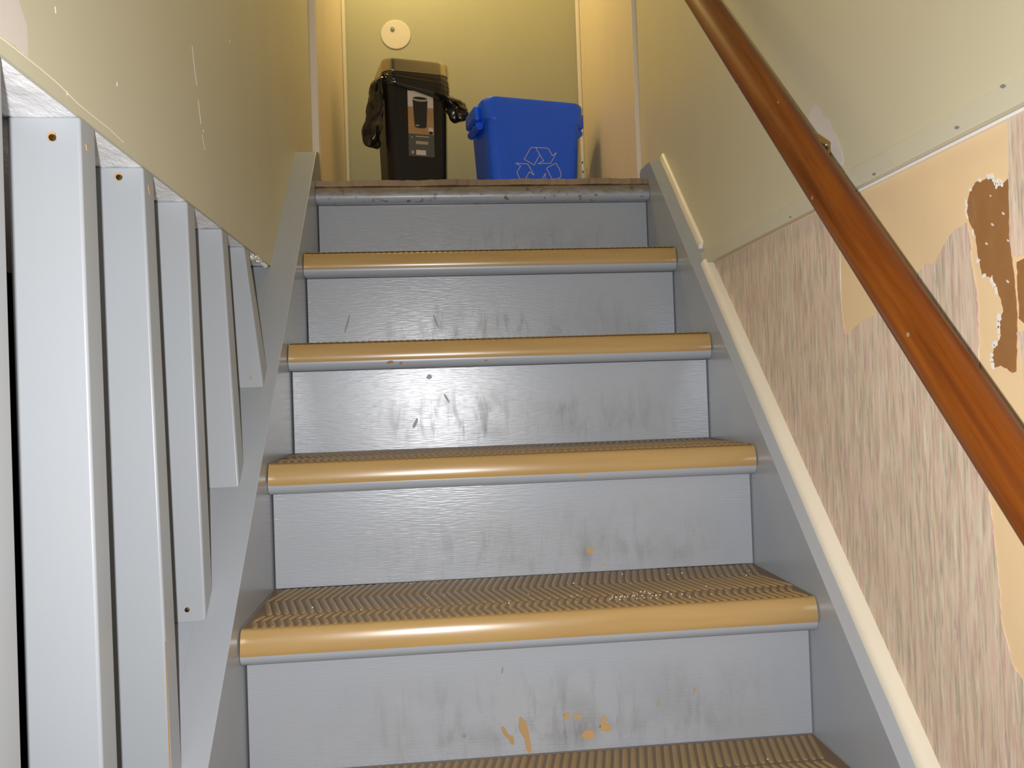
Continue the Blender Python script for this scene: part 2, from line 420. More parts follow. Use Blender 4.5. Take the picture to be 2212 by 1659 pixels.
brown = [(-0.1083, 0.7096), (-0.1196, 0.7090), (-0.1327, 0.7100), (-0.1376, 0.7016), (-0.1427, 0.6983), (-0.1492, 0.6975), (-0.1545, 0.7010), (-0.1545, 0.6787), (-0.1547, 0.6247), (-0.1578, 0.5978), (-0.1591, 0.5677), (-0.1551, 0.5113), (-0.1499, 0.5092), (-0.1418, 0.5136), (-0.1335, 0.5177), (-0.1239, 0.5157), (-0.1219, 0.5262), (-0.1252, 0.5364), (-0.1303, 0.5413), (-0.1360, 0.5474), (-0.1339, 0.5564), (-0.1350, 0.5638), (-0.1408, 0.5715), (-0.1376, 0.5835), (-0.1317, 0.5965), (-0.1256, 0.6072), (-0.1120, 0.6117), (-0.1070, 0.6338), (-0.1043, 0.6537), (-0.0943, 0.6745), (-0.0923, 0.6887), (-0.0991, 0.7023)]
mesh_obj('bare_board', bm_sheet_x(jag(brown, 0.0006, 0.004, 8), XR - 0.0002, 0.0006, -1), 'torn_brown', wall_right, 0)
brown2 = [(-0.1618, 0.6173), (-0.1708, 0.6180), (-0.1950, 0.6153), (-0.1950, 0.5545), (-0.1680, 0.5578), (-0.1612, 0.5614)]
mesh_obj('bare_board', bm_sheet_x(jag(brown2, 0.0012, 0.005, 9), XR - 0.0002, 0.0006, -1), 'torn_brown', wall_right, 0)
# white torn fringe along the left edge of the bare board
fr = brown[15:] + brown[:6]
rnd = random.Random(11)
for i in range(len(fr) - 1):
    a, b = fr[i], fr[i + 1]
    for t in (0.2, 0.7):
        if rnd.random() < 0.42: continue
        cy_, cz_ = a[0] + (b[0] - a[0]) * t, a[1] + (b[1] - a[1]) * t
        mesh_obj('torn_fringe', bm_sheet_x(ellipse(cy_ + 0.0012, cz_ + 0.0005, 0.0013 + rnd.random() * 0.0018, 0.0018 + rnd.random() * 0.0028, 9, rnd.uniform(-0.5, 0.5), 0.35, i), XR - 0.0008, 0.0004, -1), 'white_paint', wall_right, 0)
for (cy_, cz_, r_) in ((-0.147, 0.668, 0.0012), (-0.131, 0.6605, 0.0012), (-0.152, 0.640, 0.001), (-0.121, 0.643, 0.0011), (-0.149, 0.600, 0.0012), (-0.130, 0.690, 0.0008)):
    mesh_obj('torn_fringe', bm_sheet_x(ellipse(cy_, cz_, r_ * 1.8, r_, 8, 0.6, 0.2, 2), XR - 0.0008, 0.0004, -1), 'spackle', wall_right, 0)

# chips, scratches and the loose edge on the left wall
def ridge_x(pts, x, r, mat, parent, name):
    return mesh_obj(name, bm_tube([(x, y, z) for y, z in pts], r, 6, scale=(1, 1)), mat, parent)
crack = [(-0.262, 0.7925), (-0.2504, 0.7912), (-0.2338, 0.7918), (-0.1864, 0.7926), (-0.1534, 0.7920), (-0.1221, 0.7890), (-0.0875, 0.7886), (-0.0496, 0.7893), (-0.012, 0.7870)]
ridge_x(crack, XL - 0.0001, 0.0006, 'cream_trim', wall_left, 'lifted_edge')
ridge_x([(0.2422, 1.003), (0.2505, 0.976), (0.2589, 0.9546)], XL - 0.0004, 0.0009, 'spackle', wall_left, 'scratch')
ridge_x([(0.2637, 0.9368), (0.2705, 0.9162), (0.274, 0.905)], XL - 0.0004, 0.0009, 'spackle', wall_left, 'scratch')
ridge_x([(0.2771, 0.892), (0.2840, 0.881), (0.2910, 0.8731)], XL - 0.0004, 0.0008, 'spackle', wall_left, 'scratch')
for (y, z, r) in ((-0.0251, 0.844, 0.0026), (0.4503, 1.1047, 0.003), (-0.1586, 0.8569, 0.0028), (0.285, 0.899, 0.0025), (-0.14, 0.790, 0.002)):
    mesh_obj('paint_chip', bm_sheet_x(ellipse(y, z, r * 0.4, r, 8, 0.1, 0.25, int(r * 1e5)), XL, 0.0003, 1), 'white_paint', wall_left, 0)
for (y, z, r) in ((0.6472, 0.9581, 0.003), (0.56, 1.05, 0.0022), (0.62, 1.16, 0.002)):
    mesh_obj('scuff_mark', bm_sheet_x(ellipse(y, z, r * 0.5, r, 8, 0.1, 0.25, 4), XL, 0.0003, 1), 'grey_dot', wall_left, 0)
sp = [(-0.30, 0.7925), (-0.2085, 0.7945), (-0.2094, 0.8175), (-0.2215, 0.8343), (-0.235, 0.86), (-0.30, 0.87)]
mesh_obj('spackle_patch', bm_sheet_x(jag(sp, 0.0006, 0.006, 2), XL, 0.0003, 1), 'spackle', wall_left, 0)
# crumbled plaster at the wall's lower corner
bm = bmesh.new(); rnd = random.Random(5)
for i in range(26):
    t = i / 25; y = 0.598 + 0.105 * t; r = 0.004 + rnd.random() * 0.004
    bmesh.ops.create_icosphere(bm, subdivisions=1, radius=r, matrix=Matrix.Translation((XL - 0.004 - rnd.random() * 0.006, y, ZC + 0.002 - rnd.random() * 0.009)) @ Matrix.Diagonal((0.8, 1.2, 0.7, 1)))
tag(mesh_obj('broken_plaster', bm, 'white_paint', wall_left), kind='stuff')

# ------------------------------------------------------------------ staircase
stairs = tag(empty('staircase', (0.4, 0.0, 0.0)), 'grey painted wooden staircase with beige ribbed vinyl tread covers', 'staircase')

def arc(cy, cz, r, a0, a1, n=6):
    return [(cy + r * math.cos(a0 + (a1 - a0) * i / n), cz + r * math.sin(a0 + (a1 - a0) * i / n)) for i in range(n + 1)]
PI = math.pi
TT, TV = 0.0505, 0.0352
LEN = D + N
plank_prof = [(LEN + 0.012, -0.0036), (0.022, -0.0036), (0.014, -0.008), (0.0085, -0.016), (0.0050, -0.024)] + arc(0.0187, -TT + 0.015, 0.015, PI, 1.5 * PI, 6) + [(LEN + 0.012, -TT)]
def vin_outer(e):
    # convex front roll, frontmost point low on the face
    pts = [(0.0150, 0.0), (0.0105, -0.0012), (0.0070, -0.0038), (0.0045, -0.0075), (0.0025, -0.0125), (0.0010, -0.0180), (0.0002, -0.0235), (0.0, -0.0280), (0.0006, -0.0320), (0.0018, -TV)]
    return [(y + e, z - e * 0.9 if i < 5 else z) for i, (y, z) in enumerate(pts)]
vin_prof = [(LEN - 0.001, 0.0)] + vin_outer(0.0) + vin_outer(0.0034)[::-1] + [(LEN - 0.001, -0.0033)]

def rib_mesh(name):
    bm = bmesh.new()
    rows = [(0.008, 0.041, -0.0100), (0.043, 0.068, 0.0090), (0.071, 0.150, -0.0215), (0.153, LEN - 0.004, 0.0180)]
    p, w, hgt = 0.0118, 0.0040, 0.0020
    sec = [(-1, 0), (-0.72, 0.72), (0, 1), (0.72, 0.72), (1, 0)]
    for (y0, y1, dx) in rows:
        n = int(W / p) + 4
        for i in range(-2, n):
            x0 = 0.004 + i * p
            a = Vector((x0 - dx / 2, y0, 0)); b = Vector((x0 + dx / 2, y1, 0))
            if min(a.x, b.x) < 0.004 or max(a.x, b.x) > W - 0.004: continue
            t = (b - a).normalized(); s = Vector((t.y, -t.x, 0)); L = (b - a).length
            rings = []
            for (u, k) in ((0, 0.35), (0.003, 0.9), (0.006, 1.0), (L - 0.006, 1.0), (L - 0.003, 0.9), (L, 0.35)):
                c = a + t * u
                rings.append([bm.verts.new(c + s * (q0 * w * k) + Vector((0, 0, q1 * hgt * k + 0.0001))) for q0, q1 in sec])
            for r0, r1 in zip(rings[:-1], rings[1:]):
                for j in range(4): bm.faces.new((r0[j], r0[j + 1], r1[j + 1], r1[j]))
            bm.faces.new(rings[0]); bm.faces.new(rings[-1][::-1])
    bmesh.ops.recalc_face_normals(bm, faces=bm.faces)
    me = bpy.data.meshes.new(name); bm.to_mesh(me); bm.free(); me.materials.append(MATS['vinyl_ribs']); finish(me, 70)
    return me
ribs = rib_mesh('rib_pattern')

def child(name, me, parent, loc):
    o = bpy.data.objects.new(name, me); COL.objects.link(o); o.parent = parent; o.location = loc
    if name in ('tread', 'vinyl_cover'): weighted(o)
    return o

E0 = 0.0006
plank_me = vin_me = ground_me = None
treads = {}
for k in range(-3, 5):
    base = Vector((0, k * D, k * H)) - Vector(stairs.location)
    if plank_me is None:
        o = mesh_obj('tread', bm_prism_x(plank_prof, E0, W - E0, steps=4), 'tread_paint', smooth=35); plank_me = o.data
        v = mesh_obj('vinyl_cover', bm_prism_x(vin_prof, E0 + 0.0012, W - E0 - 0.0012, steps=4), 'vinyl', smooth=35); vin_me = v.data
        gr = mesh_obj('rib_ground', bm_box(0.003, W - 0.003, 0.010, LEN - 0.003, -0.0001, 0.0004), 'vinyl_ground', smooth=0); ground_me = gr.data
        o.parent = stairs; v.parent = o; gr.parent = o
    else:
        o = child('tread', plank_me, stairs, (0, 0, 0)); v = child('vinyl_cover', vin_me, o, (0, 0, 0)); gr = child('rib_ground', ground_me, o, (0, 0, 0))
    o.location = base; treads[k] = o
    rb = child('herringbone_ribs', ribs, o, (0, 0, 0)); tag(rb, kind='stuff')

# risers: riser k stands under tread k's nosing
risers = {}
rz0, rz1 = -H + 0.0005, -TT - 0.0006
for k in range(-3, 6):
    me_ = bm_box(E0 + 0.0016, W - E0 - 0.001, N, N + 0.018, rz0, rz1, 0.0012)
    risers[k] = mesh_obj('riser', me_, 'riser_paint', smooth=35)
    risers[k].parent = stairs; risers[k].location = Vector((0, k * D, k * H)) - Vector(stairs.location)

def chips(k, items, mat='bare_wood', name='paint_chip'):
    for i, (x, z, rx, rz_, rot) in enumerate(items):
        mesh_obj(name, bm_sheet_y(ellipse(x, z - k * H, rx, rz_, 14, rot, 0.16, i + k), N, 0.0003 + 0.00006 * i), mat, None, 0)
        o = bpy.context.scene.objects[-1] if False else COL.objects[-1]
        o.parent = risers[k]; o.location = (0, 0, 0)
chips(1, [(0.3520, 0.0330, 0.0030, 0.0110, 0.48), (0.3600, 0.0230, 0.0035, 0.0080, 0.4), (0.3780, 0.0370, 0.0062, 0.0170, 0.25), (0.3840, 0.0150, 0.0042, 0.0150, 0.12), (0.4394, 0.0507, 0.0042, 0.0044, 0), (0.4552, 0.0490, 0.0066, 0.0030, 0.15), (0.4688, 0.0220, 0.0098, 0.0074, 0.1), (0.4925, 0.0410, 0.0042, 0.0060, 0), (0.4943, 0.0300, 0.0088, 0.0056, -0.3), (0.5723, 0.0585, 0.0016, 0.0034, 0), (0.6251, 0.0747, 0.0018, 0.0020, 0)])
chips(2, [(0.5180, 0.2420, 0.0070, 0.0045, 0.4), (0.5392, 0.2170, 0.0030, 0.0012, 0.1)])
chips(3, [(0.2568, 0.5458, 0.0055, 0.0045, 0.3), (0.2887, 0.5042, 0.0020, 0.0110, 0.5), (0.2278, 0.4580, 0.0030, 0.0100, -0.4)], 'grey_dot', 'scuff_mark')
chips(1, [(0.2946, 0.0326, 0.0030, 0.0026, 0.4), (0.3507, 0.1201, 0.0014, 0.0050, -0.2)], 'grey_dot', 'scuff_mark')
chips(4, [(0.2730, 0.6700, 0.0018, 0.0170, 0.35), (0.0840, 0.6695, 0.0022, 0.0200, -0.3)], 'grey_dot', 'scuff_mark')

# chips on the grey nosing edges
def nosechips(k, items, mat):
    for i, (x, z, rx, rz_) in enumerate(items):
        o = mesh_obj('paint_chip', bm_sheet_y(ellipse(x, z, rx, rz_, 10, 0.1, 0.25, i), 0.0041, 0.0003), mat, None, 0)
        o.parent = treads[k]; o.location = (0, 0, 0)
nosechips(3, [(0.1855, -0.0395, 0.0062, 0.0030), (0.2058, -0.0420, 0.0032, 0.0026), (0.3641, -0.0415, 0.003, 0.0016)], 'torn_brown')
nosechips(2, [(0.5042, -0.0395, 0.0058, 0.0026), (0.55, -0.0395, 0.0018, 0.0012)], 'bare_wood')

# crumbs on the lower treads
rnd = random.Random(21)
bm = bmesh.new()
for i in range(60):
    if i < 30: x, y = rnd.gauss(0.545, 0.035), rnd.gauss(0.055, 0.010)
    else: x, y = rnd.uniform(0.03, 0.78), rnd.uniform(0.03, LEN - 0.01)
    r = rnd.uniform(0.0006, 0.0014)
    bmesh.ops.create_icosphere(bm, subdivisions=1, radius=r, matrix=Matrix.Translation((max(0.01, min(0.79, x)), max(0.02, y), 0.0022)))
cr = mesh_obj('crumbs', bm, 'crumb_white', None, 0); cr.parent = treads[1]; cr.location = (0, 0, 0); tag(cr, kind='stuff')
bm = bmesh.new()
for (x, y, r) in ((0.655, 0.120, 0.0035), (0.662, 0.112, 0.0028), (0.650, 0.110, 0.0022), (0.69, 0.125, 0.0018), (0.70, 0.160, 0.0012), (0.60, 0.06, 0.001)):
    bmesh.ops.create_icosphere(bm, subdivisions=1, radius=r, matrix=Matrix.Translation((x, y, 0.003)) @ Matrix.Diagonal((1.3, 1, 0.5, 1)))
cr = mesh_obj('crumbs', bm, 'crumb_white', None, 0); cr.parent = treads[0]; cr.location = (0, 0, 0); tag(cr, kind='stuff')

# landing nosing: worn rounded board with a thin floor lip on top
top_prof = [(0.10, -0.011), (0.020, -0.011)] + arc(0.020, -0.0300, 0.0190, PI / 2, PI, 7)[1:] + arc(0.0165, -TT + 0.0155, 0.0155, PI, 1.5 * PI, 6) + [(0.10, -TT)]
tn = mesh_obj('landing_nosing', bm_prism_x(top_prof, E0, W - E0, steps=6), 'worn_nosing', smooth=40)
tn.parent = stairs; tn.location = Vector((0, 5 * D, 5 * H)) - Vector(stairs.location)
bm = bmesh.new(); rnd = random.Random(4)
nseg = 90
top, bot = [], []
for i in range(nseg + 1):
    x = E0 + (W - 2 * E0) * i / nseg; f = 0.008 + rnd.random() * 0.0035 + 0.003 * math.sin(i * 0.31)
    top.append((bm.verts.new((x, f, 0.0022 + rnd.random() * 0.0012)), bm.verts.new((x, 0.10, 0.0027))))
    bot.append((bm.verts.new((x, f + 0.001, -0.0109)), bm.verts.new((x, 0.10, -0.0109))))
for i in range(nseg):
    bm.faces.new((top[i][0], top[i + 1][0], top[i + 1][1], top[i][1])); bm.faces.new((bot[i][0], bot[i][1], bot[i + 1][1], bot[i + 1][0]))
    bm.faces.new((bot[i][0], bot[i + 1][0], top[i + 1][0], top[i][0])); bm.faces.new((top[i][1], top[i + 1][1], bot[i + 1][1], bot[i][1]))
bm.faces.new((top[0][0], top[0][1], bot[0][1], bot[0][0])); bm.faces.new((top[-1][0], bot[-1][0], bot[-1][1], top[-1][1]))
fl = mesh_obj('floor_lip', bm, 'lip_wood', None, 0); fl.parent = stairs; fl.location = tn.location

# stringers
def stringer_prof(s, y0, y1, end):
    return [(y0, K * y0 + s), (y1, K * y1 + s)] + end + [(end[-1][0], K * end[-1][0] - 0.30), (y0, K * y0 - 0.33)]
YS = -0.72
lp = stringer_prof(SL, YS, 1.036, [(1.050, K * 1.046 + SL), (1.072, 1.106), (1.090, 1.099), (1.102, 1.083), (1.112, 1.050), (1.115, 1.0265)])
bm = bm_prism_x([(y, z) for y, z in lp], XL, 0.0)
bmesh.ops.bevel(bm, geom=[e for e in bm.edges if abs(e.verts[0].co.x) < 1e-6 and abs(e.verts[1].co.x) < 1e-6 and min(e.verts[0].co.z, e.verts[1].co.z) > K * min(e.verts[0].co.y, e.verts[1].co.y) - 0.05], offset=0.0014, segments=2, profile=0.5, affect='EDGES')
sl = mesh_obj('stringer', bm, 'stringer_paint', smooth=35); sl.parent = stairs; sl.location = -Vector(stairs.location)
# widened shoulder that carries the uprights
ys2 = 0.722
bm = bm_prism_x([(YS, K * YS + SL), (ys2, K * ys2 + SL), (ys2, K * ys2 - 0.12), (YS, K * YS - 0.12)], -0.145, XL - 0.0001)
sh = mesh_obj('stringer_shoulder', bm, 'stringer_paint', smooth=0); sh.parent = stairs; sh.location = -Vector(stairs.location)
rp = stringer_prof(SR, YS, 0.992, [(1.000, 1.0640), (1.083, 1.0675), (1.090, 1.062), (1.092, 1.0265)])
bm = bm_prism_x(rp, W, 0.8275)
bmesh.ops.bevel(bm, geom=[e for e in bm.edges if abs(e.verts[0].co.x - W) < 1e-6 and abs(e.verts[1].co.x - W) < 1e-6 and min(e.verts[0].co.z, e.verts[1].co.z) > K * min(e.verts[0].co.y, e.verts[1].co.y) - 0.05], offset=0.0035, segments=3, profile=0.5, affect='EDGES')
srr = mesh_obj('stringer', bm, 'stringer_paint', smooth=35); srr.parent = stairs; srr.location = -Vector(stairs.location)
bm = bm_prism_x([(YS, K * YS + SR - 0.002), (0.99, K * 0.99 + SR - 0.002), (0.99, K * 0.99 - 0.3), (YS, K * YS - 0.3)], 0.8276, XR - 0.0003)
o = mesh_obj('stringer_packing', bm, 'stringer_paint', smooth=0); o.parent = stairs; o.location = -Vector(stairs.location)
# quarter-round moulding on the right stringer, split where the strip lands
def moulding(ya, yb, x0, x1, seed):
    bm = bmesh.new(); rings = []; rnd = random.Random(seed)
    n = max(2, int((yb - ya) / 0.035))
    for i in range(n + 1):
        y = ya + (yb - ya) * i / n; z = K * y + SR - 0.002; j = rnd.uniform(-0.0006, 0.0006)
        w = x1 - x0
        prof = [(x1, -0.004), (x0 + j, -0.004), (x0 + j, 0.004), (x0 + w * 0.18 + j, 0.009), (x0 + w * 0.5, 0.0125), (x1, 0.0140)]
        rings.append([bm.verts.new((px, y - pz * 0.7, z + pz)) for px, pz in prof])
    for r0, r1 in zip(rings[:-1], rings[1:]):
        for k_ in range(6): bm.faces.new((r0[k_], r0[(k_ + 1) % 6], r1[(k_ + 1) % 6], r1[k_]))
    bm.faces.new(rings[0][::-1]); bm.faces.new(rings[-1])
    return bm
trim(6, moulding(YS, 0.705, 0.8185, XR - 0.0012, 1), 'cream_trim', 50)
trim(7, moulding(0.745, 1.006, 0.8285, XR - 0.0027, 2), 'cream_trim', 50)

# ------------------------------------------------------------------ row of uprights on the left
screen = tag(empty('baluster_screen', (-0.08, 0.2, 0.3)), 'row of grey painted uprights between left stringer and white textured ceiling', 'partition')
#      top (right x, front y)   bottom (right x, front y)
BAL = [(-0.0500, -0.282, -0.036, -0.300), (-0.0498, -0.1165, -0.0330, -0.137), (-0.0508, 0.0450, -0.0290, 0.022), (-0.0508, 0.2030, -0.0350, 0.181), (-0.0512, 0.3730, -0.0262, 0.334), (-0.0525, 0.5195, -0.0182, 0.482)]
BW, BT = 0.0655, 0.034
bals = []
for i, (xt, yt, xb, yb) in enumerate(BAL):
    zt = ZC - 0.0004
    f = lambda y: K * y + SL + 0.0006
    v = [(xb - BW, yb, f(yb)), (xb, yb, f(yb)), (xb, yb + BT, f(yb + BT)), (xb - BW, yb + BT, f(yb + BT)),
         (xt - BW, yt, zt), (xt, yt, zt), (xt, yt + BT, zt), (xt - BW, yt + BT, zt)]
    org = ((xb + xt - BW) / 2, yb + BT / 2, f(yb))
    bals.append(mesh_obj('baluster', bm_hull8(v, 0.0032, 3), 'baluster_paint', screen, 45, origin=org))
def on_face(i, x, z):
    xt, yt, xb, yb = BAL[i]; zb = K * yb + SL; t = (z - zb) / (ZCE - zb)
    return yb + (yt - yb) * t
def screw(i, x, z, r=0.0034, halo=True):
    y = on_face(i, x, z)
    if halo:
        mesh_obj('bare_wood_halo', bm_sheet_y(ellipse(x - r * 0.2, z + r * 0.3, r * 1.2, r * 1.5, 12, 0.3, 0.28, i), y + 0.0004, 0.0007), 'bare_wood', bals[i], 0)
    bm = bmesh.new()
    prof = [(0.0, 0.0012), (0.35, 0.0012), (0.55, 0.0022), (0.85, 0.0020), (1.0, 0.0006)]
    rings = [[bm.verts.new((x + r * p * math.cos(2 * PI * k / 14), y - d_, z + r * p * math.sin(2 * PI * k / 14))) for k in range(14)] if p > 0 else [bm.verts.new((x, y - d_, z))] for p, d_ in prof]
    for k in range(14): bm.faces.new((rings[0][0], rings[1][k], rings[1][(k + 1) % 14]))
    for r0, r1 in zip(rings[1:-1], rings[2:]):
        for k in range(14): bm.faces.new((r0[k], r1[k], r1[(k + 1) % 14], r0[(k + 1) % 14]))
    mesh_obj('screw', bm, 'dark_screw', bals[i], 50)
screw(1, -0.0740, 0.7575)
screw(2, -0.0768, 0.7655)
screw(3, -0.0582, 0.2415, 0.0032, False)
mesh_obj('bare_wood_halo', bm_sheet_y(ellipse(-0.0398, 0.5485, 0.0024, 0.004, 10, 0.1, 0.2), on_face(5, 0, 0.5485) + 0.0004, 0.0007), 'bare_wood', bals[5], 0)
mesh_obj('paint_chip', bm_sheet_x(ellipse(-0.1040, 0.7530, 0.0024, 0.0030, 10, 0.1, 0.25), -0.0494, 0.0007, 1), 'bare_wood', bals[1], 0)
mesh_obj('paint_chip', bm_sheet_x(ellipse(0.0610, 0.7560, 0.0026, 0.0050, 10, 0.3, 0.35), -0.0503, 0.0008, 1), 'bare_wood', bals[2], 0)
# split in the lower edge of the third upright, showing bare wood
mesh_obj('wood_split', bm_hull8([(-0.0324, 0.0222, 0.10), (-0.0312, 0.0222, 0.10), (-0.0312, 0.0240, 0.10), (-0.0324, 0.0240, 0.10), (-0.0350, 0.0283, 0.245), (-0.0346, 0.0283, 0.245), (-0.0346, 0.0300, 0.245), (-0.0350, 0.0300, 0.245)]), 'bare_wood', bals[2], 0)

# ------------------------------------------------------------------ handrail
RX, RZ0, RM, RR = 0.744, 0.7157, 1.0634, 0.0235
rail = tag(empty('handrail', (RX, 0.25, RZ0 + RM * 0.25)), 'round reddish brown varnished wooden handrail on the right wall', 'handrail')
pts = [(RX, y, RZ0 + RM * y) for y in [-0.50 + 0.05 * i for i in range(36)]]
mesh_obj('rail', bm_tube(pts, RR, 40), 'rail_wood', rail, 40)
rnd = random.Random(9)
for i in range(5):
    y = -0.16 + 0.095 * i + rnd.uniform(-0.02, 0.02); a = rnd.uniform(0.55, 1.5) * PI
    t = Vector((0, 1, RM)).normalized(); s = Vector((1, 0, 0)); n_ = s.cross(t)
    c = Vector((RX, y, RZ0 + RM * y)) + (s * math.cos(a) + n_ * math.sin(a)) * RR * 0.985
    bm = bmesh.new(); bmesh.ops.create_icosphere(bm, subdivisions=2, radius=0.0016, matrix=Matrix.Translation(c) @ Matrix.Diagonal((0.6, 1.7, 1.7, 1)))
    mesh_obj('nick', bm, 'lip_wood', rail)
# bracket from the back of the rail to the wall
by = 0.150
A = Vector((RX + 0.012, by, RZ0 + RM * by)); B = Vector((XR - 0.006, 0.1900, 0.8440))
bk = mesh_obj('bracket', bm_tube([A, A.lerp(B, 0.5) + Vector((0, 0, -0.004)), B], [0.0065, 0.006, 0.006], 14), 'brass', rail)
mesh_obj('wall_plate', bm_tube([(XR - 0.0028, 0.2030, 0.8360), (XR - 0.0065, 0.2030, 0.8360), (XR - 0.0085, 0.2030, 0.8360)], [0.017, 0.017, 0.012], 22), 'brass', bk)
bm = bmesh.new(); bmesh.ops.create_icosphere(bm, subdivisions=2, radius=0.0045, matrix=Matrix.Translation((XR - 0.010, 0.1855, 0.8430)))
mesh_obj('screw', bm, 'steel', bk)

# ------------------------------------------------------------------ landing objects
def rr_outline(w, d, r, n=6):
    """rounded rectangle outline, counter-clockwise from +x"""
    o = []
    for (sx, sy, a0) in ((1, 1, 0), (-1, 1, PI / 2), (-1, -1, PI), (1, -1, 1.5 * PI)):
        for i in range(n + 1):
            a = a0 + PI / 2 * i / n
            o.append((sx * (w / 2 - r) + r * math.cos(a), sy * (d / 2 - r) + r * math.sin(a)))
    return o
def loft(levels, n=6, cap0=True, cap1=True, bm=None):
    """levels: (z, width, depth, radius)"""
    bm = bm or bmesh.new(); rings = []
    for (z, w, d, r) in levels: rings.append([bm.verts.new((x, y, z)) for x, y in rr_outline(w, d, r, n)])
    m_ = len(rings[0])
    for r0, r1 in zip(rings[:-1], rings[1:]):
        for k in range(m_): bm.faces.new((r0[k], r0[(k + 1) % m_], r1[(k + 1) % m_], r1[k]))
    if cap0: bm.faces.new(rings[0][::-1])
    if cap1: bm.faces.new(rings[-1])
    return bm
def place(o, parent): o.parent = parent; o.location = (0, 0, 0); return o

# black step bin; local frame: x along the front, -y towards the stairs
BA = math.radians(14); bdep = 0.185
f0 = Vector((0.2312, 1.62, ZF)); T_ = Vector((math.cos(BA), math.sin(BA), 0)); Nn = Vector((math.sin(BA), -math.cos(BA), 0))
bin_c = f0 + T_ * 0.002 - Nn * (bdep / 2)
bin_c = bin_c + T_ * 0.003
tb = empty('trash_can', bin_c); tb.rotation_euler = (0, 0, BA)
tag(tb, 'slim black trash can with stainless steel rim and product sticker on the landing', 'trash can')
z = lambda v: v - ZF
place(mesh_obj('body', loft([(0.0005, 0.180, 0.160, 0.030), (0.006, 0.184, 0.164, 0.032), (z(1.20), 0.190, 0.170, 0.034), (z(1.50), 0.205, 0.185, 0.036), (z(1.535), 0.206, 0.186, 0.036)]), 'bin_black', smooth=50), tb)
lv = [(z(1.533), 0.214, 0.192, 0.038), (z(1.5345), 0.2165, 0.194, 0.039), (z(1.566), 0.2145, 0.192, 0.038), (z(1.5725), 0.210, 0.188, 0.036), (z(1.5735), 0.205, 0.184, 0.034), (z(1.560), 0.198, 0.176, 0.030), (z(1.540), 0.197, 0.175, 0.030)]
place(mesh_obj('rim', loft(lv, 8), 'steel', smooth=40), tb)
# sticker
fy = -0.185 / 2 + 0.0035
def face_y(zz): return -(0.170 + (0.185 - 0.170) * (zz - z(1.20)) / 0.30) / 2 - 0.0004
def sticker(name, x0, x1, za, zb, mat, parent, lift=0.0):
    v = [(x0, face_y(za) - lift, za), (x1, face_y(za) - lift, za), (x1, face_y(za) + 0.0003 - lift, za), (x0, face_y(za) + 0.0003 - lift, za), (x0, face_y(zb) - lift, zb), (x1, face_y(zb) - lift, zb), (x1, face_y(zb) + 0.0003 - lift, zb), (x0, face_y(zb) + 0.0003 - lift, zb)]
    o = mesh_obj(name, bm_hull8(v), mat, None, 0); o.parent = parent; o.location = (0, 0, 0); return o
stk = sticker('product_sticker', -0.0325, 0.0505, z(1.2700), z(1.4750), 'print_grey', tb)
sticker('printed_picture', -0.0320, 0.0500, z(1.3400), z(1.4250), 'print_wood', stk, 0.0005)
sticker('printed_picture', -0.0320, 0.0500, z(1.4250), z(1.4748), 'print_white', stk, 0.0005)
v = []
for (x0, x1, zz) in ((-0.0115, 0.0265, z(1.3630)), (-0.0165, 0.0315, z(1.4490))):
    v += [(x0, face_y(zz) - 0.0012, zz), (x1, face_y(zz) - 0.0012, zz), (x1, face_y(zz) - 0.0006, zz), (x0, face_y(zz) - 0.0006, zz)]
o = mesh_obj('printed_bin', bm_hull8(v), 'print_black', None, 0); o.parent = stk; o.location = (0, 0, 0)
def sticker_poly(name, poly, mat, lift):
    bm = bmesh.new(); vs_ = [bm.verts.new((x, face_y(zz) - lift, zz)) for x, zz in poly]; bm.faces.new(vs_)
    o = mesh_obj(name, bm, mat, None, 0); o.parent = stk; o.location = (0, 0, 0)
sticker_poly('printed_bin', ellipse(0.0075, z(1.3640), 0.019, 0.0050, 18), 'print_black', 0.0013)
sticker_poly('printed_rim', ellipse(0.0075, z(1.4490), 0.0245, 0.0062, 20), 'print_line', 0.0014)
sticker_poly('printed_lid', ellipse(0.0075, z(1.4530), 0.0225, 0.0045, 20), 'print_black', 0.0015)
sticker_poly('printed_pedal', ellipse(-0.003, z(1.3670), 0.007, 0.0022, 12), 'print_line', 0.0016)
sticker_poly('printed_badge', ellipse(0.0400, z(1.3560), 0.0085, 0.0075, 14), 'print_white', 0.0010)
sticker_poly('printed_badge', ellipse(0.0400, z(1.3460), 0.0065, 0.0050, 12), 'print_black', 0.0012)
sticker('printed_line', -0.0090, 0.0340, z(1.3310), z(1.3345), 'print_line', stk, 0.0006)
sticker('printed_line', -0.0090, 0.0305, z(1.3085), z(1.3180), 'print_line', stk, 0.0006)
sticker('printed_line', -0.0090, 0.0225, z(1.2745), z(1.2900), 'print_white', stk, 0.0006)
sticker_poly('printed_mark', [(-0.0245, z(1.3270)), (-0.0180, z(1.3270)), (-0.0212, z(1.3335))], 'print_line', 0.0010)
sticker_poly('printed_mark', ellipse(-0.0200, z(1.2820), 0.0045, 0.0060, 10), 'print_line', 0.0010)

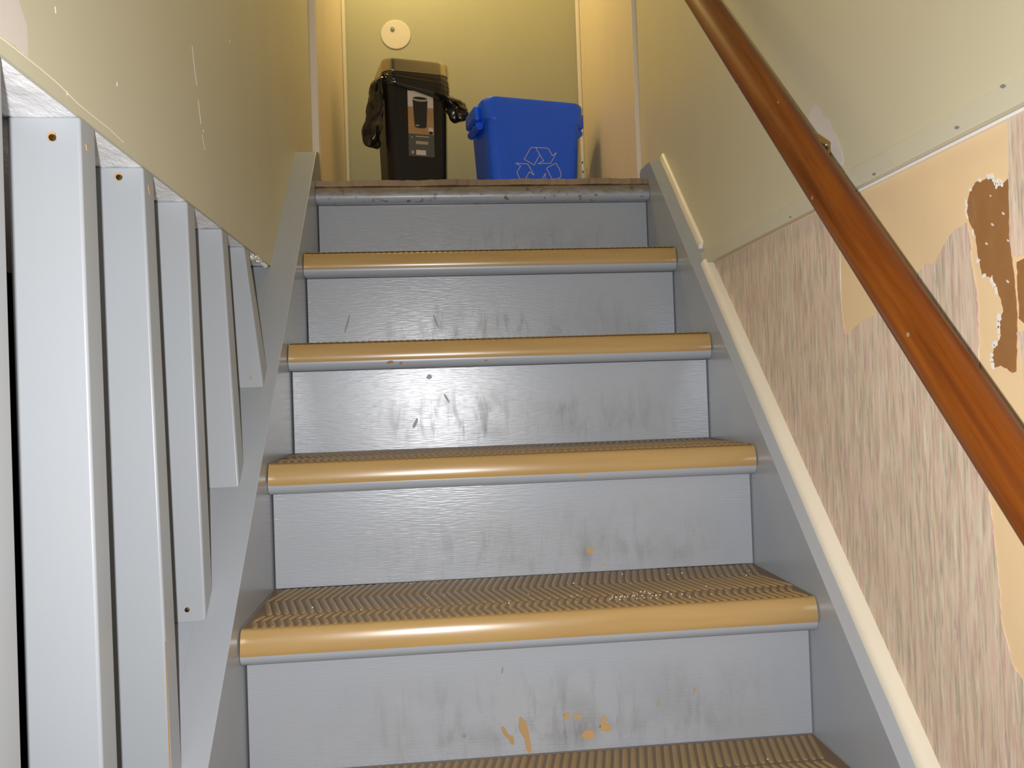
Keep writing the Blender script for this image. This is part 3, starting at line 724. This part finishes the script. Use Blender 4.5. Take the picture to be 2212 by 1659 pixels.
# liner bag folded over the rim
bag = empty('bin_liner', bin_c); bag.rotation_euler = (0, 0, BA)
tag(bag, 'glossy black plastic liner bag hanging over the sides of the black trash can', 'bag')
rnd = random.Random(31)
out = rr_outline(0.214, 0.192, 0.040, 14); m_ = len(out)
def wob(t, zz, amp): return amp * (math.sin(t * 37 + zz * 60) * 0.5 + math.sin(t * 61 - zz * 95 + 1.3) * 0.3 + math.sin(t * 17 + zz * 140) * 0.4)
bm = bmesh.new(); rings = []
NL = 16
for j in range(NL + 1):
    ring = []
    for k in range(m_):
        x, y = out[k]; t = k / m_ * 2 * PI
        # lower hem: front falls from left to right
        s_ = min(1, max(0, (x + 0.107) / 0.214))
        hem = (z(1.494) - 0.050 * s_ ** 1.2) if y < 0 else z(1.475)
        zt_ = z(1.5315)
        zz = zt_ + (hem - zt_) * j / NL
        bulge = 1.0 + 0.030 * math.sin(PI * min(1, j / NL * 1.15)) + wob(t, j * 0.02, 0.022) * min(1, j / 5)
        ring.append(bm.verts.new((x * bulge, y * bulge, zz + 0.0016 * math.sin(t * 23 + j))))
    rings.append(ring)
for r0, r1 in zip(rings[:-1], rings[1:]):
    for k in range(m_): bm.faces.new((r0[k], r0[(k + 1) % m_], r1[(k + 1) % m_], r1[k]))
# inner return so the film has thickness
inner = [bm.verts.new((v_.co.x * 0.985, v_.co.y * 0.985, v_.co.z + 0.001)) for v_ in rings[-1]]
inner0 = [bm.verts.new((v_.co.x * 0.985, v_.co.y * 0.985, v_.co.z)) for v_ in rings[0]]
for k in range(m_):
    bm.faces.new((rings[-1][k], rings[-1][(k + 1) % m_], inner[(k + 1) % m_], inner[k]))
    bm.faces.new((inner[k], inner[(k + 1) % m_], inner0[(k + 1) % m_], inner0[k]))
place(mesh_obj('folded_skirt', bm, 'bag_black', smooth=60), bag)

def clump(name, path, radii, flat, seed, parent, sides=22):
    """crumpled hanging gather of film"""
    rnd = random.Random(seed); bm = bmesh.new(); rings = []
    ph = [rnd.uniform(0, 6.28) for _ in range(6)]
    P = [Vector(p) for p in path]; n = 22
    for i in range(n + 1):
        u = i / n * (len(P) - 1); a = int(min(u, len(P) - 2)); f = u - a
        c = P[a].lerp(P[a + 1], f); r = radii[a] + (radii[a + 1] - radii[a]) * f
        ring = []
        for k in range(sides):
            t = 2 * PI * k / sides
            w = 1 + 0.22 * math.sin(3 * t + ph[0] + i * 0.25) + 0.16 * math.sin(5 * t + ph[1] - i * 0.4) + 0.10 * math.sin(8 * t + ph[2] + i * 0.7) + 0.08 * math.sin(i * 1.7 + ph[3] + 2 * t)
            ring.append(bm.verts.new(c + Vector((math.cos(t) * r * w * flat[0], math.sin(t) * r * w * flat[1], 0.35 * r * math.sin(2 * t + ph[4])))))
        rings.append(ring)
    for r0, r1 in zip(rings[:-1], rings[1:]):
        for k in range(sides): bm.faces.new((r0[k], r0[(k + 1) % sides], r1[(k + 1) % sides], r1[k]))
    bm.faces.new(rings[0][::-1]); bm.faces.new(rings[-1])
    return place(mesh_obj(name, bm, 'bag_black', smooth=60), parent)
clump('hanging_gather', [(-0.098, -0.060, z(1.526)), (-0.118, -0.062, z(1.500)), (-0.128, -0.060, z(1.455)), (-0.130, -0.060, z(1.400)), (-0.140, -0.060, z(1.345)), (-0.141, -0.058, z(1.305)), (-0.140, -0.058, z(1.298))], [0.014, 0.030, 0.026, 0.027, 0.033, 0.026, 0.008], (0.85, 0.9), 3, bag)
clump('hanging_flap', [(0.060, -0.098, z(1.470)), (0.095, -0.090, z(1.462)), (0.122, -0.078, z(1.452)), (0.140, -0.074, z(1.430)), (0.139, -0.068, z(1.405)), (0.136, -0.068, z(1.398))], [0.010, 0.026, 0.036, 0.036, 0.026, 0.008], (0.85, 0.7), 8, bag)

# blue recycling box
BB = math.radians(13); T2 = Vector((math.cos(BB), math.sin(BB), 0)); N2 = Vector((math.sin(BB), -math.cos(BB), 0))
P0 = Vector((0.6006, 1.66, ZF)); dpt = 0.20
bc = P0 + T2 * 0.010 - N2 * (dpt / 2 - 0.004)
rb = empty('recycling_bin', bc); rb.rotation_euler = (0, 0, BB)
tag(rb, 'blue plastic recycling bin with white looped arrows outline on its front', 'recycling bin')
def bw(zz): t = (zz - z(1.20)) / 0.24; return 0.300 + 0.026 * t, dpt + 0.018 * t
def LV(zz, e=0.0, r=0.034): w_, d_ = bw(zz); return (zz, w_ + e * (1.0 if e < 0 else 1.6), d_ + e * (1.0 if e < 0 else 0.35), r)
lv = [LV(0.0005, -0.02, 0.025), LV(0.008, 0, 0.03), LV(z(1.2)), LV(z(1.385)), LV(z(1.388), 0.004), LV(z(1.392), 0.010, 0.036), LV(z(1.440), 0.014, 0.040), LV(z(1.452), 0.012, 0.040), LV(z(1.458), 0.002, 0.036), LV(z(1.456), -0.010, 0.032), LV(z(1.40), -0.014, 0.03), LV(0.012, -0.014, 0.024)]
place(mesh_obj('body', loft(lv, 8), 'bin_blue', smooth=40), rb)
for sx in (-1, 1):
    hx = sx * (bw(z(1.40))[0] / 2 + 0.007)
    bm = bm_box(min(hx, hx + sx * 0.024), max(hx, hx + sx * 0.024), -0.060, 0.060, z(1.394), z(1.446), 0.0115, 5)
    hd = place(mesh_obj('handle', bm, 'bin_blue', smooth=45), rb)
    bm = bm_tube([(hx + sx * 0.006, -0.052, z(1.380)), (hx + sx * 0.006, 0.052, z(1.380))], 0.0125, 18)
    place(mesh_obj('grip', bm, 'bin_blue', smooth=45), hd)
    for yy in (-0.040, 0.0, 0.040):
        place(mesh_obj('rib', bm_box(min(hx - sx * 0.006, hx + sx * 0.016), max(hx - sx * 0.006, hx + sx * 0.016), yy - 0.002, yy + 0.002, z(1.376), z(1.400)), 'bin_blue', smooth=0), hd)
logo = [[(-0.0329, 1.2644), (-0.0112, 1.3004), (-0.0057, 1.3038), (0.0063, 1.3046), (0.0110, 1.2990), (0.0206, 1.2820), (0.0009, 1.2480), (-0.0329, 1.2644)],
        [(0.0000, 1.3044), (0.0476, 1.3052), (0.0529, 1.3025), (0.0642, 1.2816), (0.0789, 1.2928), (0.0578, 1.2565), (0.0141, 1.2529), (0.0340, 1.2633), (0.0206, 1.2820), (0.0084, 1.3037)],
        [(-0.0511, 1.2044), (-0.0589, 1.2222), (-0.0454, 1.2423), (-0.0622, 1.2504), (-0.0205, 1.2498), (-0.0002, 1.2153), (-0.0160, 1.2256), (-0.0275, 1.2057), (-0.0367, 1.1889), (-0.0511, 1.2044)],
        [(0.0765, 1.2587), (0.0430, 1.2402), (0.0614, 1.2063), (0.0812, 1.2074), (0.0914, 1.2141), (0.0940, 1.2246), (0.0890, 1.2387), (0.0765, 1.2587)],
        [(0.0391, 1.2236), (0.0149, 1.1854), (0.0354, 1.1516), (0.0358, 1.1640), (0.0665, 1.1654), (0.0800, 1.1900), (0.0371, 1.1989), (0.0391, 1.2236)]]
lg = None
for pl in logo:
    q3 = [(s_ - 0.010, -bw(z(v_))[1] / 2 - 0.0004, z(v_)) for s_, v_ in pl]
    bm = bmesh.new()
    for a, b in zip(q3[:-1], q3[1:]): bm_tube([a, b], 0.0011, 6, bm=bm)
    place(mesh_obj('printed_arrow', bm, 'logo_white', smooth=0), rb)

# round cover plate on the landing wall
cp = empty('cover_plate', (0.1587, YB, 1.8278)); tag(cp, 'round off-white cover plate on the wall above the trash can', 'cover plate')
mesh_obj('disc', bm_tube([(0.1587, YB - 0.0003, 1.8278), (0.1587, YB - 0.003, 1.8278), (0.1587, YB - 0.0042, 1.8278)], [0.053, 0.053, 0.050], 48), 'plate_plastic', cp, 40)
mesh_obj('knob', bm_tube([(0.1476, YB - 0.0042, 1.8463), (0.1476, YB - 0.008, 1.8463), (0.1476, YB - 0.010, 1.8463)], [0.008, 0.0075, 0.004], 18), 'grey_dot', cp, 40)

# white offcut leaning in the corner behind the blue box
sk = empty('wood_offcut', (0.815, 1.90, ZF)); tag(sk, 'thin white painted strip standing in the corner behind the blue bin', 'wood strip')
mesh_obj('strip', bm_hull8([(0.806, 1.895, ZF + 0.0005), (0.8185, 1.895, ZF + 0.0005), (0.8185, 1.903, ZF + 0.0005), (0.806, 1.903, ZF + 0.0005), (0.8125, 1.940, 1.352), (0.8180, 1.940, 1.352), (0.8180, 1.948, 1.352), (0.8125, 1.948, 1.352)], 0.001), 'white_paint', sk, 40)
for zz in (1.30, 1.335):
    t = (zz - ZF) / (1.352 - ZF); yy = 1.895 + 0.045 * t
    mesh_obj('dark_mark', bm_box(0.8125, 0.8165, yy - 0.0012, yy + 0.001, zz, zz + 0.008), 'print_grey', sk, 0)
